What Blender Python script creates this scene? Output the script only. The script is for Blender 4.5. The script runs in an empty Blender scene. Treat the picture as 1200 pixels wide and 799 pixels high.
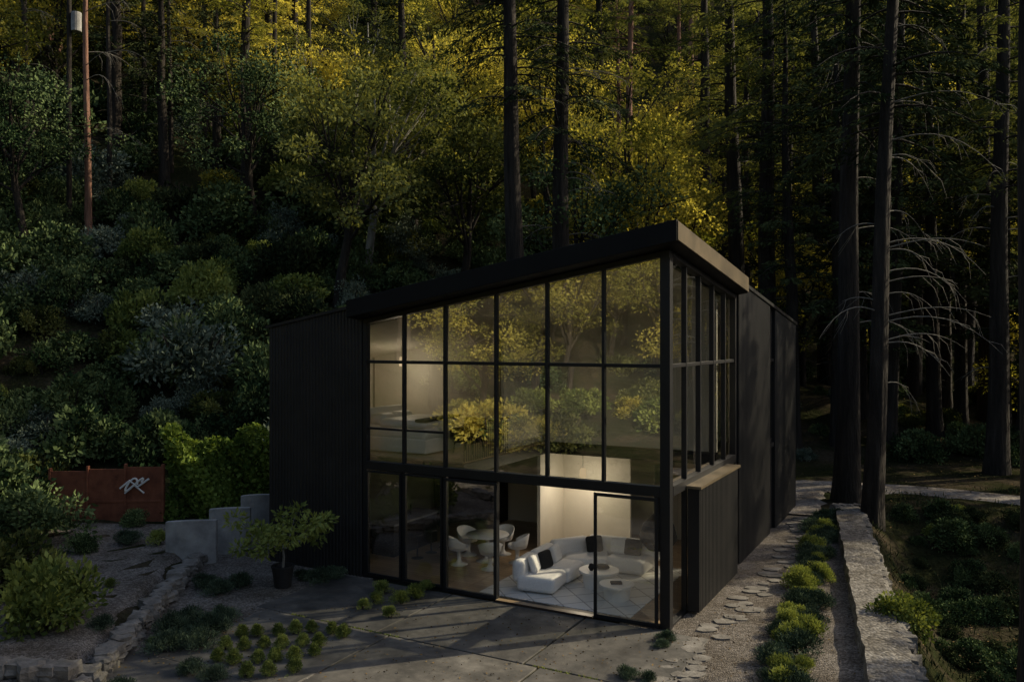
import bpy, math, random
import numpy as np
from mathutils import Vector, Matrix
random.seed(7); R=np.random.default_rng(11)
scene=bpy.context.scene
scene.view_settings.view_transform='Standard'; scene.view_settings.look='None'; scene.view_settings.exposure=0
COL=scene.collection
# ------------------------------------------------------------ materials
def newmat(name):
    m=bpy.data.materials.new(name); m.use_nodes=True
    nt=m.node_tree; nt.nodes.clear()
    out=nt.nodes.new('ShaderNodeOutputMaterial')
    return m,nt,out
def N(nt,t,**kw):
    n=nt.nodes.new(t)
    for k,v in kw.items():
        if hasattr(n,k): setattr(n,k,v)
    return n
def ramp(nt,fac,stops):
    r=N(nt,'ShaderNodeValToRGB'); e=r.color_ramp.elements
    while len(e)<len(stops): e.new(0.5)
    for i,(p,c) in enumerate(stops):
        e[i].position=p; e[i].color=(*c,1)
    nt.links.new(fac,r.inputs[0]); return r.outputs[0]
def noise(nt,scale,detail=5,rough=.6,coord='Object',stretch=None):
    tc=N(nt,'ShaderNodeTexCoord'); n=N(nt,'ShaderNodeTexNoise')
    n.inputs['Scale'].default_value=scale; n.inputs['Detail'].default_value=detail; n.inputs['Roughness'].default_value=rough
    if stretch:
        mp=N(nt,'ShaderNodeMapping'); mp.inputs['Scale'].default_value=stretch
        nt.links.new(tc.outputs[coord],mp.inputs[0]); nt.links.new(mp.outputs[0],n.inputs['Vector'])
    else: nt.links.new(tc.outputs[coord],n.inputs['Vector'])
    return n.outputs['Fac']
def surf(name,stops,scale=3,rough=.8,bump=.3,bscale=30,bdist=.02,stretch=None,spec=.3,metal=0,rough2=None):
    m,nt,out=newmat(name); p=N(nt,'ShaderNodeBsdfPrincipled')
    f=noise(nt,scale,5,.65,stretch=stretch)
    nt.links.new(ramp(nt,f,stops),p.inputs['Base Color'])
    p.inputs['Roughness'].default_value=rough; p.inputs['Specular IOR Level'].default_value=spec; p.inputs['Metallic'].default_value=metal
    if bump>0:
        b=N(nt,'ShaderNodeBump'); b.inputs['Strength'].default_value=bump; b.inputs['Distance'].default_value=bdist
        nt.links.new(noise(nt,bscale,3,.7,stretch=stretch),b.inputs['Height']); nt.links.new(b.outputs[0],p.inputs['Normal'])
    nt.links.new(p.outputs[0],out.inputs[0]); return m
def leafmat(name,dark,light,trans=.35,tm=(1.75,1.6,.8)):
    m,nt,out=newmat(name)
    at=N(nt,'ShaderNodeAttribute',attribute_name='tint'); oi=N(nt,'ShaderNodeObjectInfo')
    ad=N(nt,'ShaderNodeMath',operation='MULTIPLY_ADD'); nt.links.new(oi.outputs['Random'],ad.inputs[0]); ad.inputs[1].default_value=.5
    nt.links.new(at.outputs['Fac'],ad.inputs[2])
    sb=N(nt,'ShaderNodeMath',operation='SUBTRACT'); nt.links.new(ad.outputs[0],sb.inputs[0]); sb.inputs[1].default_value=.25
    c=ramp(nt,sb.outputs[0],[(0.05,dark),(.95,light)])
    p=N(nt,'ShaderNodeBsdfDiffuse'); nt.links.new(c,p.inputs[0])
    if trans<=0: nt.links.new(p.outputs[0],out.inputs[0]); return m
    t=N(nt,'ShaderNodeBsdfTranslucent')
    mx=N(nt,'ShaderNodeMix',data_type='RGBA',blend_type='MULTIPLY'); mx.inputs[0].default_value=1
    nt.links.new(c,mx.inputs[6]); mx.inputs[7].default_value=(*tm,1)
    nt.links.new(mx.outputs[2],t.inputs[0])
    s=N(nt,'ShaderNodeMixShader'); s.inputs[0].default_value=trans
    nt.links.new(p.outputs[0],s.inputs[1]); nt.links.new(t.outputs[0],s.inputs[2]); nt.links.new(s.outputs[0],out.inputs[0])
    return m
M={}
M['black']=surf('black_metal',[(.3,(.008,.008,.009)),(.7,(.014,.014,.015))],2,.45,.08,60,.002,spec=.4)
M['canopy']=surf('canopy_metal',[(.3,(.006,.006,.006)),(.7,(.010,.010,.0095))],1.5,.6,.12,6,.004,spec=.15)
M['sunlit_tint']=surf('sunlit_tint_trim',[(.3,(.07,.055,.034)),(.7,(.17,.13,.078))],1.2,.4,.12,6,.004,spec=.5)  # black trim with the golden sunlight put into its colour
M['corr']=surf('corrugated_black_metal',[(.3,(.013,.013,.013)),(.7,(.027,.025,.023))],1.2,.45,.05,20,.002,spec=.4)
M['cream']=surf('cream_plaster',[(.3,(.62,.58,.49)),(.7,(.70,.66,.56))],1,.8,.05,20,.002)
M['white']=surf('white_paint',[(.3,(.72,.70,.66)),(.7,(.8,.78,.74))],2,.5,.02,20,.002)
M['boucle']=surf('boucle_fabric',[(.3,(.72,.70,.67)),(.7,(.84,.82,.79))],30,.95,.6,90,.01)
M['blackcloth']=surf('black_fabric',[(.3,(.012,.012,.013)),(.7,(.03,.03,.03))],20,.9,.3,90,.004)
M['concrete']=surf('concrete',[(.25,(.18,.175,.165)),(.5,(.31,.30,.28)),(.75,(.42,.41,.38))],2.2,.85,.35,18,.01)
M['stone']=surf('field_stone',[(.25,(.08,.073,.062)),(.5,(.17,.155,.135)),(.75,(.29,.27,.24))],3,.9,.7,14,.03)
M['bark']=surf('dark_bark',[(.3,(.012,.010,.008)),(.55,(.035,.028,.021)),(.8,(.075,.06,.046))],5,.95,1,9,.12,stretch=(1,1,.12))
M['barkred']=surf('red_bark',[(.3,(.10,.05,.035)),(.7,(.32,.17,.11))],5,.9,.9,9,.08,stretch=(1,1,.15))
M['barkpale']=surf('pale_bark',[(.3,(.13,.12,.10)),(.7,(.32,.30,.25))],4,.9,.6,12,.04,stretch=(1,1,.3))
M['deadwood']=surf('dead_wood',[(.3,(.11,.10,.08)),(.7,(.24,.22,.18))],8,.9,.3,20,.01)
M['pot']=surf('dark_pot',[(.3,(.015,.014,.013)),(.7,(.03,.028,.026))],4,.6,.2,20,.004)
M['corten']=surf('weathered_steel',[(.25,(.08,.027,.014)),(.5,(.19,.064,.033)),(.8,(.28,.11,.058))],2.5,.85,.3,25,.006)
def rugmat():
    m,nt,out=newmat('wool_rug'); p=N(nt,'ShaderNodeBsdfDiffuse')
    tc=N(nt,'ShaderNodeTexCoord'); b=N(nt,'ShaderNodeTexBrick'); b.inputs['Scale'].default_value=1
    b.offset=0; b.inputs['Brick Width'].default_value=.55; b.inputs['Row Height'].default_value=.55; b.inputs['Mortar Size'].default_value=.018
    b.inputs['Color1'].default_value=(.66,.64,.6,1); b.inputs['Color2'].default_value=(.72,.7,.66,1); b.inputs['Mortar'].default_value=(.4,.38,.35,1)
    mp=N(nt,'ShaderNodeMapping'); mp.inputs['Rotation'].default_value=(0,0,.785); nt.links.new(tc.outputs['Object'],mp.inputs[0])
    nt.links.new(mp.outputs[0],b.inputs['Vector']); nt.links.new(b.outputs['Color'],p.inputs[0]); nt.links.new(p.outputs[0],out.inputs[0]); return m
M['rug']=rugmat()
def emis(name,c,s):
    m,nt,out=newmat(name); e=N(nt,'ShaderNodeEmission'); e.inputs[0].default_value=(*c,1); e.inputs[1].default_value=s
    nt.links.new(e.outputs[0],out.inputs[0]); return m
M['lampglow']=emis('lamp_shade_glow',(1,.75,.45),1.0)
def woodmat():
    m,nt,out=newmat('oak_floor'); p=N(nt,'ShaderNodeBsdfPrincipled')
    tc=N(nt,'ShaderNodeTexCoord'); b=N(nt,'ShaderNodeTexBrick'); b.inputs['Scale'].default_value=1
    b.inputs['Brick Width'].default_value=1.8; b.inputs['Row Height'].default_value=.16; b.inputs['Mortar Size'].default_value=.004
    b.inputs['Color1'].default_value=(.30,.20,.115,1); b.inputs['Color2'].default_value=(.42,.30,.18,1); b.inputs['Mortar'].default_value=(.05,.03,.02,1)
    nt.links.new(tc.outputs['Object'],b.inputs['Vector']); nt.links.new(b.outputs['Color'],p.inputs['Base Color'])
    p.inputs['Roughness'].default_value=.35; nt.links.new(p.outputs[0],out.inputs[0]); return m
M['wood']=woodmat()
def glassmat(name,base):
    m,nt,out=newmat(name)
    lw=N(nt,'ShaderNodeLayerWeight'); lw.inputs['Blend'].default_value=.5
    pw=N(nt,'ShaderNodeMath',operation='POWER'); nt.links.new(lw.outputs['Facing'],pw.inputs[0]); pw.inputs[1].default_value=3
    ma=N(nt,'ShaderNodeMath',operation='MULTIPLY_ADD'); nt.links.new(pw.outputs[0],ma.inputs[0]); ma.inputs[1].default_value=.98-base; ma.inputs[2].default_value=base
    t=N(nt,'ShaderNodeBsdfTransparent'); t.inputs[0].default_value=(.95,.96,.92,1)
    g=N(nt,'ShaderNodeBsdfGlossy'); g.inputs['Roughness'].default_value=.0; g.inputs[0].default_value=(1,.98,.96,1)
    s=N(nt,'ShaderNodeMixShader'); nt.links.new(ma.outputs[0],s.inputs[0]); nt.links.new(t.outputs[0],s.inputs[1]); nt.links.new(g.outputs[0],s.inputs[2])
    nt.links.new(s.outputs[0],out.inputs[0]); return m
M['glass']=glassmat('window_glass',.52)
M['glassmid']=glassmat('bedroom_glass',.34)
M['glasslow']=glassmat('door_glass',.22)
def gravelmat(name,c0,c1,c2,sc=28):
    m,nt,out=newmat(name); p=N(nt,'ShaderNodeBsdfDiffuse'); tc=N(nt,'ShaderNodeTexCoord')
    v=N(nt,'ShaderNodeTexVoronoi'); v.inputs['Scale'].default_value=sc; nt.links.new(tc.outputs['Object'],v.inputs['Vector'])
    sp=N(nt,'ShaderNodeSeparateColor'); nt.links.new(v.outputs['Color'],sp.inputs[0])
    c=ramp(nt,sp.outputs[0],[(0,c0),(.5,c1),(1,c2)])
    n=noise(nt,.9,6,.7); mx=N(nt,'ShaderNodeMix',data_type='RGBA',blend_type='MULTIPLY'); mx.inputs[0].default_value=.9
    nt.links.new(c,mx.inputs[6]); nt.links.new(ramp(nt,n,[(.3,(.4,.37,.32)),(.65,(1,1,1))]),mx.inputs[7])
    nt.links.new(mx.outputs[2],p.inputs[0])
    b=N(nt,'ShaderNodeBump'); b.inputs['Strength'].default_value=.8; b.inputs['Distance'].default_value=.03; b.invert=True
    nt.links.new(v.outputs['Distance'],b.inputs['Height']); nt.links.new(b.outputs[0],p.inputs['Normal'])
    nt.links.new(p.outputs[0],out.inputs[0]); return m
M['gravel']=gravelmat('gravel',(.105,.093,.08),(.18,.16,.14),(.30,.27,.24))
M['walltop']=gravelmat('pebble_mortar',(.14,.13,.115),(.22,.205,.185),(.35,.33,.30),14)
M['trail']=gravelmat('trail_dirt',(.2,.175,.15),(.29,.26,.23),(.38,.35,.31),12)
def groundmat():
    m,nt,out=newmat('forest_floor'); p=N(nt,'ShaderNodeBsdfDiffuse')
    c=ramp(nt,noise(nt,.35,6,.7),[(.3,(.018,.025,.010)),(.48,(.034,.036,.017)),(.6,(.065,.053,.035)),(.8,(.11,.09,.062))])
    c2=ramp(nt,noise(nt,7,5,.75),[(.3,(.35,.35,.35)),(.7,(1.25,1.25,1.25))])
    mx=N(nt,'ShaderNodeMix',data_type='RGBA',blend_type='MULTIPLY'); mx.inputs[0].default_value=1
    nt.links.new(c,mx.inputs[6]); nt.links.new(c2,mx.inputs[7]); nt.links.new(mx.outputs[2],p.inputs[0])
    b=N(nt,'ShaderNodeBump'); b.inputs['Strength'].default_value=1; b.inputs['Distance'].default_value=.12
    nt.links.new(noise(nt,4,4,.75),b.inputs['Height']); nt.links.new(b.outputs[0],p.inputs['Normal'])
    nt.links.new(p.outputs[0],out.inputs[0]); return m
M['ground']=groundmat()
def slabmat():
    m,nt,out=newmat('patio_concrete'); p=N(nt,'ShaderNodeBsdfPrincipled')
    at=N(nt,'ShaderNodeAttribute',attribute_name='tint')
    c=ramp(nt,noise(nt,.9,8,.72),[(.3,(.034,.031,.027)),(.43,(.065,.061,.055)),(.56,(.115,.107,.095)),(.72,(.22,.205,.183))])
    mx=N(nt,'ShaderNodeMix',data_type='RGBA',blend_type='MULTIPLY'); mx.inputs[0].default_value=1
    nt.links.new(c,mx.inputs[6]); nt.links.new(ramp(nt,at.outputs['Fac'],[(0,(.75,.75,.75)),(1,(1.2,1.18,1.12))]),mx.inputs[7])
    nt.links.new(mx.outputs[2],p.inputs['Base Color'])
    nt.links.new(ramp(nt,noise(nt,1.3,5,.6),[(.35,(.5,)*3),(.7,(.9,)*3)]),p.inputs['Roughness'])
    b=N(nt,'ShaderNodeBump'); b.inputs['Strength'].default_value=.4; b.inputs['Distance'].default_value=.015
    nt.links.new(noise(nt,12,6,.75),b.inputs['Height']); nt.links.new(b.outputs[0],p.inputs['Normal'])
    nt.links.new(p.outputs[0],out.inputs[0]); return m
M['slab']=slabmat()
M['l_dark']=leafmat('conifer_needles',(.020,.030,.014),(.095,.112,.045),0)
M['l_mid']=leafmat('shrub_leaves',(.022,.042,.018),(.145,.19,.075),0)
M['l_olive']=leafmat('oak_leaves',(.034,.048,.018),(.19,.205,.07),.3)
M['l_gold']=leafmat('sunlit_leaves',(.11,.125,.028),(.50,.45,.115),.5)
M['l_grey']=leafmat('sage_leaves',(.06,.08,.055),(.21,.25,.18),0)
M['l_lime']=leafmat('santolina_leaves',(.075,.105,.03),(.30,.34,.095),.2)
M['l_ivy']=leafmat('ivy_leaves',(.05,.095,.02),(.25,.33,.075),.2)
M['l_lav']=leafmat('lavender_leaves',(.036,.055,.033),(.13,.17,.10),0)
M['litter']=leafmat('leaf_litter',(.07,.04,.02),(.26,.18,.08),0)
# ------------------------------------------------------------ mesh builder
class MB:
    def __init__(s): s.v=[];s.q=[];s.m=[];s.t=[];s.n=0
    def add(s,v,q,mat=0,t=.5):
        v=np.asarray(v,float).reshape(-1,3); q=np.asarray(q,int).reshape(-1,4)
        s.v.append(v); s.q.append(q+s.n); s.m.append(np.full(len(q),mat)); s.n+=len(v)
        s.t.append(np.broadcast_to(np.asarray(t,float),(len(v),)).copy())
    def tube(s,pts,rad,sides=6,mat=0,t=.5,flute=0):
        pts=np.asarray(pts,float); n=len(pts); rad=np.broadcast_to(rad,(n,))
        ang=np.linspace(0,2*math.pi,sides,endpoint=False); vs=[]
        fl=1+flute*np.sin(ang*5+R.random()*6)+flute*.6*R.standard_normal(sides)
        for i in range(n):
            d=pts[min(i+1,n-1)]-pts[max(i-1,0)]; d/=np.linalg.norm(d)+1e-9
            a=np.cross(d,[0,1,0] if abs(d[1])<.9 else [1,0,0]); a/=np.linalg.norm(a); b=np.cross(d,a)
            vs.append(pts[i]+rad[i]*fl[:,None]*(np.cos(ang)[:,None]*a+np.sin(ang)[:,None]*b))
        q=[]
        for i in range(n-1):
            for j in range(sides):
                k=(j+1)%sides; q.append((i*sides+j,i*sides+k,(i+1)*sides+k,(i+1)*sides+j))
        s.add(np.concatenate(vs),q,mat,t)
    def leaves(s,p,L,w,d,mat=1,t=.5):
        n=len(p); d=d/(np.linalg.norm(d,axis=1)[:,None]+1e-9)
        r=R.standard_normal((n,3)); nn=np.cross(d,r); nn/=np.linalg.norm(nn,axis=1)[:,None]+1e-9
        L=np.broadcast_to(L,(n,))[:,None]; w=L*w
        v=np.stack([p,p+d*L*.5+nn*w*.5,p+d*L,p+d*L*.5-nn*w*.5],1).reshape(-1,3)
        q=np.arange(4*n).reshape(-1,4); s.add(v,q,mat,np.repeat(np.broadcast_to(t,(n,)),4))
    def box(s,x0,x1,y0,y1,z0,z1,mat=0,t=.5):
        f=lambda z,x,y: z(x,y) if callable(z) else z
        v=[(x0,y0,f(z0,x0,y0)),(x1,y0,f(z0,x1,y0)),(x1,y1,f(z0,x1,y1)),(x0,y1,f(z0,x0,y1)),
           (x0,y0,f(z1,x0,y0)),(x1,y0,f(z1,x1,y0)),(x1,y1,f(z1,x1,y1)),(x0,y1,f(z1,x0,y1))]
        s.add(v,[(3,2,1,0),(4,5,6,7),(0,1,5,4),(1,2,6,5),(2,3,7,6),(3,0,4,7)],mat,t)
    def obj(s,name,mats,parent=None,smooth=False,bevel=0,coll=True):
        v=np.concatenate(s.v);q=np.concatenate(s.q);m=np.concatenate(s.m);t=np.concatenate(s.t)
        me=bpy.data.meshes.new(name); me.vertices.add(len(v)); me.vertices.foreach_set('co',v.astype(np.float32).ravel())
        me.loops.add(len(q)*4); me.loops.foreach_set('vertex_index',q.astype(np.int32).ravel())
        me.polygons.add(len(q)); me.polygons.foreach_set('loop_start',(np.arange(len(q))*4).astype(np.int32))
        for mt in mats: me.materials.append(M[mt])
        me.polygons.foreach_set('material_index',m.astype(np.int32))
        me.polygons.foreach_set('use_smooth',np.full(len(q),bool(smooth)) if not isinstance(smooth,(list,tuple)) else np.isin(m,smooth))
        me.update(calc_edges=True)
        a=me.attributes.new('tint','FLOAT','POINT'); a.data.foreach_set('value',t.astype(np.float32))
        if coll is None: return me
        o=bpy.data.objects.new(name,me); COL.objects.link(o)
        if parent: o.parent=parent
        if bevel: b=o.modifiers.new('b','BEVEL'); b.width=bevel; b.segments=3; b.limit_method='ANGLE'
        return o
def empty(name,loc=(0,0,0),rz=0,parent=None):
    e=bpy.data.objects.new(name,None); COL.objects.link(e); e.location=loc; e.rotation_euler=(0,0,rz); e.empty_display_size=.3
    if parent: e.parent=parent
    return e
def inst(name,me,loc,rz=None,sc=1,parent=None,tilt=.04):
    o=bpy.data.objects.new(name,me); COL.objects.link(o); o.location=loc
    o.rotation_euler=(random.uniform(-tilt,tilt),random.uniform(-tilt,tilt),random.uniform(0,6.28) if rz is None else rz)
    o.scale=(sc,sc,sc) if not hasattr(sc,'__len__') else sc
    if parent: o.parent=parent
    return o
# ------------------------------------------------------------ terrain
def sp(d,k): return k*np.logaddexp(0,np.clip(d/k,-50,200))
def S(t): t=np.clip(t,0,1); return t*t*(3-2*t)
def wallx(y): return 6.75+(y-13.6)*.355
def H(x,y):
    x=np.asarray(x,float); y=np.asarray(y,float)
    foot=np.interp(x,[-200,-8,-3,4,15,40,200],[29.0,29.0,32,37.5,41,44,44])
    s=np.interp(x,[-60,-5,5,14,22,60],[.55,.60,.55,.38,.22,.18])
    z=s*sp(y-foot,1.5)
    z=z+.60*sp(y-64,4)*np.interp(x,[0,20],[0,1])
    z=z+.45*sp(y-84,4)
    z=z+.42*sp(-x-20,2.5)
    z=z+.2*sp(x-46,3)
    z=z+.25*sp(-y-25,4)
    z=220*(1-np.exp(-z/220))
    away=S((y-foot)/6)+S((-x-14)/6); away=np.clip(away,0,1)
    z=z+away*(.5*np.sin(x*.31+1)*np.cos(y*.27)+.25*np.sin(x*.9+y*.7))
    xl=-7.55-(y-14.8)*.14
    z=z+.36*S((xl-.15-x)/.5)*(1-S((y-25)/4))
    z=z-1.5*S((x-wallx(y)-.15)/1.6)*(1-S((y-25.5)/5))*(1-S((x-20)/12))
    return z
def h(x,y): return float(H(x,y))
xs=np.concatenate([np.linspace(-500,-95,14)[:-1],np.arange(-95,-30,1.5),np.arange(-30,32,.5),np.arange(32,95,1.5),np.linspace(95,500,14)])
ys=np.concatenate([np.linspace(-400,-70,12)[:-1],np.arange(-70,8,1.5),np.arange(8,50,.5),np.arange(50,160,1.5),np.linspace(160,600,14)])
X,Y=np.meshgrid(xs,ys); Z=H(X,Y); nx=len(xs); ny=len(ys)
Z=Z+np.where((np.abs(X)<80)&(Y<140),R.standard_normal(Z.shape)*.03,0)*(np.clip(np.abs(Z)*2,0,1))
mb=MB(); I=np.arange(nx*ny).reshape(ny,nx)
mb.add(np.stack([X,Y,Z],-1).reshape(-1,3),np.stack([I[:-1,:-1],I[:-1,1:],I[1:,1:],I[1:,:-1]],-1).reshape(-1,4))
mb.obj('terrain',['ground'],smooth=True)
def strip(name,pts,widths,mat,dz=.02,n=60,jit=.1):
    pts=np.array(pts,float); t=np.linspace(0,len(pts)-1,n); px=np.interp(t,range(len(pts)),pts[:,0]); py=np.interp(t,range(len(pts)),pts[:,1]); w=np.interp(t,range(len(pts)),widths)
    k=np.ones(5)/5
    for _ in range(2):
        px[2:-2]=np.convolve(px,k,'valid'); py[2:-2]=np.convolve(py,k,'valid')
    dx=np.gradient(px);dy=np.gradient(py);l=np.hypot(dx,dy);nx_,ny_=-dy/l,dx/l
    rows=[]
    for j,f in enumerate(np.linspace(-1,1,9)):
        ww=w*f*(1+ (jit*R.standard_normal(n) if abs(f)==1 else 0)); xx=px+nx_*ww; yy=py+ny_*ww
        rows.append(np.stack([xx,yy,H(xx,yy)+dz- (0.06 if abs(f)==1 else 0)],-1))
    v=np.stack(rows,1); I=np.arange(n*9).reshape(n,9); mb=MB()
    mb.add(v.reshape(-1,3),np.stack([I[:-1,:-1],I[1:,:-1],I[1:,1:],I[:-1,1:]],-1).reshape(-1,4))
    return mb.obj(name,[mat],smooth=True)
strip('trail',[(9.8,29),(12,35.0),(17,33.8),(21,30.5),(28,26),(40,20)],[1.2,1.4,1.0,1.0,1.1,1.1],'trail',.07)
# ------------------------------------------------------------ house frame
ANG=math.radians(-28.7)
C=np.array([3.36,17.4]); ux=np.array([math.cos(ANG),math.sin(ANG)]); vy=np.array([-math.sin(ANG),math.cos(ANG)])
def W(a,b): p=C+a*ux+b*vy; return float(p[0]),float(p[1])
def quadsheet(name,poly,mat,z):
    mb=MB()
    n=24; P=np.array(poly,float); u,v=np.meshgrid(np.linspace(0,1,n),np.linspace(0,1,n))
    p=(P[0]*((1-u)*(1-v))[...,None]+P[1]*(u*(1-v))[...,None]+P[2]*(u*v)[...,None]+P[3]*((1-u)*v)[...,None])
    vv=np.concatenate([p,np.full((n,n,1),z)],-1); I=np.arange(n*n).reshape(n,n)
    mb.add(vv.reshape(-1,3),np.stack([I[:-1,:-1],I[:-1,1:],I[1:,1:],I[1:,:-1]],-1).reshape(-1,4)); return mb.obj(name,[mat])
quadsheet('gravel_path',[(wallx(6)-.2,6),(wallx(30)-.2,30),(8.2,30.0),(-3.4,6)],'gravel',.012)
mb=MB()
us=[.9,-1.9,-5.4,-8.9,-13.4]; vs=[-.12,-3.1,-6.2,-10.0]
for i in range(len(us)-1):
    for j in range(len(vs)-1):
        if (i,j) in [(3,1),(3,0),(3,2)] : continue
        g=.02+R.random()*.012; t=R.random()
        s_=(.0,.35,-.3)[j] if 0<i else 0; s2=(.0,.35,-.3)[j] if i<len(us)-2 and i>=0 else 0
        a1,a0,b1,b0=us[i]-g+s_,us[i+1]+g+s2,vs[j]-g,vs[j+1]+g
        mb.box(a0,a1,b0,b1,-.05,.03+R.random()*.012,0,t)
o=mb.obj('patio',['slab'],bevel=.012); o.location=(C[0],C[1],0); o.rotation_euler=(0,0,ANG)
# ------------------------------------------------------------ house
house=empty('modern_house',(C[0],C[1],0),ANG)
zr=lambda a,b: 8.58+.168*a-.115*b
zh=lambda a,b: zr(a,b)-.45
mb=MB()
MU=[-1.54,-2.94,-4.3,-5.75,-7.0]
mb.box(-.22,.0,0,.22,0,zh)
for a in MU: mb.box(a-.035,a+.035,.02,.14,2.85,lambda x,y:zh(x,y)-.03)
mb.box(-8.28,-8.16,0,.16,0,zh)
mb.box(-8.16,-.22,.03,.13,5.60,5.68)
mb.box(-8.16,-.22,-.01,.18,2.84,3.06)
mb.box(-8.16,-.22,-.01,.16,lambda x,y:zh(x,y)-.12,zh)
mb.box(-8.16,-5.785,.04,.12,3.88,3.94)
mb.box(-8.16,-.22,.02,.16,.0,.08)
for a in (-4.3,-5.75,-7.0): mb.box(a-.05,a+.05,.02,.14,.08,2.84)
mb.obj('window_frame_front',['black'],house,bevel=.006)
mb=MB()
def panel(mb,a0,a1,b,z0,z1,f=.07,d=.05):
    mb.box(a0,a0+f,b,b+d,z0,z1); mb.box(a1-f,a1,b,b+d,z0,z1)
    mb.box(a0+f,a1-f,b,b+d,z0,z0+f*1.3); mb.box(a0+f,a1-f,b,b+d,z1-f,z1)
panel(mb,-1.72,-.24,-.09,.05,2.82); panel(mb,-5.7,-4.2,-.09,.05,2.82); panel(mb,-8.15,-7.05,-.02,.1,2.82,.05); panel(mb,-6.95,-5.8,-.02,.1,2.82,.05)
mb.obj('sliding_door_frames',['black'],house,bevel=.006)
mb=MB(); mb.box(-4.19,-1.73,-.16,.02,.045,.085); mb.obj('door_threshold',['wood'],house)
g=MB()
def pane(p0,p1,p2,p3,m=0):
    P=np.array([p0,p1,p2,p3],float); n=np.cross(P[1]-P[0],P[3]-P[0]); n/=np.linalg.norm(n)
    e=R.uniform(-.008,.008,3); off=[e[0],e[1],e[2],e[0]+e[2]-e[1]]
    for i in range(4): P[i]+=n*off[i]
    g.add(P,[(0,1,2,3)],m)
cols=[-.22]+MU+[-8.16]
for i in range(6):
    a1,a0=cols[i],cols[i+1]
    m_=0 if i<4 else 2
    pane((a0,.08,3.0),(a1,.08,3.0),(a1,.08,5.64),(a0,.08,5.64),m_)
    pane((a0,.085,5.64),(a1,.085,5.64),(a1,.085,zh(a1,0)-.05),(a0,.085,zh(a0,0)-.05))
pane((-1.68,-.065,.1),(-.28,-.065,.1),(-.28,-.065,2.78),(-1.68,-.065,2.78),1)
pane((-5.66,-.065,.1),(-4.24,-.065,.1),(-4.24,-.065,2.78),(-5.66,-.065,2.78),1)
pane((-8.1,.005,.12),(-7.1,.005,.12),(-7.1,.005,2.78),(-8.1,.005,2.78),1)
pane((-6.9,.005,.12),(-5.85,.005,.12),(-5.85,.005,2.78),(-6.9,.005,2.78),1)
mb=MB(); RV=[1.3,2.45,3.65,4.8]
for b in RV: mb.box(-.14,-.02,b-.035,b+.035,0,lambda x,y:zh(x,y)-.03)
mb.box(-.16,0,5.8,5.95,0,zh)
mb.box(-.13,-.03,.22,5.8,5.60,5.68); mb.box(-.18,.01,.22,5.8,2.84,3.06); mb.box(-.16,.01,.22,5.8,lambda x,y:zh(x,y)-.12,zh); mb.box(-.16,-.02,.22,5.8,0,.08)
mb.obj('window_frame_side',['black'],house,bevel=.006)
rc=[.22]+RV+[5.8]
for i in range(5):
    b0,b1=rc[i],rc[i+1]
    pane((-.08,b0,.08),(-.08,b1,.08),(-.08,b1,2.9),(-.08,b0,2.9),1)
    pane((-.08,b0,3.0),(-.08,b1,3.0),(-.08,b1,5.64),(-.08,b0,5.64),1)
    pane((-.085,b0,5.64),(-.085,b1,5.64),(-.085,b1,zh(0,b1)-.05),(-.085,b0,zh(0,b0)-.05),1)
g.obj('glazing',['glass','glasslow','glassmid'],house)
def corr(mb,p0,p1,nrm,z0,top,pitch=.10,dep=.016,mat=0):
    p0=np.array(p0,float);p1=np.array(p1,float);L=np.linalg.norm(p1-p0);d=(p1-p0)/L;n=np.array(nrm,float)
    k=int(L/pitch); s=[];o=[]
    for i in range(k):
        for f,q in ((0,0),(.3,0),(.45,1),(.8,1),(.95,0)): s.append((i+f)*L/k);o.append(q*dep)
    s.append(L);o.append(0); s=np.array(s);o=np.array(o)
    P=p0+np.outer(s,d)+np.outer(o,n)
    tp=np.array([top(*p) for p in P]) if callable(top) else np.full(len(P),top)
    v=np.concatenate([np.c_[P,np.full(len(P),z0)],np.c_[P,tp]]); m=len(P)
    mb.add(v,[(i,i+1,m+i+1,m+i) for i in range(m-1)],mat)
mb=MB()
corr(mb,(-11.6,-.005),(-8.3,-.005),(0,-1),0,lambda a,b:zr(a,0)-.06,.11,.026)
corr(mb,(-11.605,8),(-11.605,0),(-1,0),0,lambda a,b:zr(a,b)-.06)
corr(mb,(.06,5.96),(.06,10.1),(1,0),0,lambda a,b:zr(0,b)-.03,.15,.02)
corr(mb,(.06,11.0),(.06,14.8),(1,0),0,lambda a,b:zr(0,b)-.03,.15,.02)
corr(mb,(0,14.81),(-8.2,14.81),(0,1),0,lambda a,b:zr(a,14.8)-.06)
corr(mb,(.30,1.25),(.30,4.75),(1,0),.12,2.86,.12,.014)
mb.obj('corrugated_cladding',['corr'],house)
mb=MB()
mb.box(-11.6,-8.3,0,.18,0,lambda a,b:zr(a,b)-.08)
mb.box(-11.6,-11.42,.18,8,0,lambda a,b:zr(a,b)-.08)
mb.box(-.14,.055,5.955,10.1,0,lambda a,b:zr(a,b)-.06); mb.box(-.14,-.04,10.1,11.0,0,lambda a,b:zr(a,b)-.06); mb.box(-.14,.055,11.0,14.8,0,lambda a,b:zr(a,b)-.06)
mb.box(-8.2,-.14,14.65,14.8,0,lambda a,b:zr(a,b)-.06)
mb.box(-8.25,-8.1,8.15,14.65,0,lambda a,b:zr(a,b)-.06); mb.box(-11.42,-.14,8.0,8.15,0,lambda a,b:zr(a,b)-.3)
mb.box(-.04,.02,10.1,11.0,2.7,2.85); mb.box(-.04,.02,10.1,11.0,5.5,5.6)
mb.box(.03,.295,1.2,4.8,.1,2.87); mb.box(.0,.36,1.12,4.86,2.87,2.93,1)  # golden light on the ledge is in the cap's colour
mb.obj('walls',['black','sunlit_tint'],house)
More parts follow.
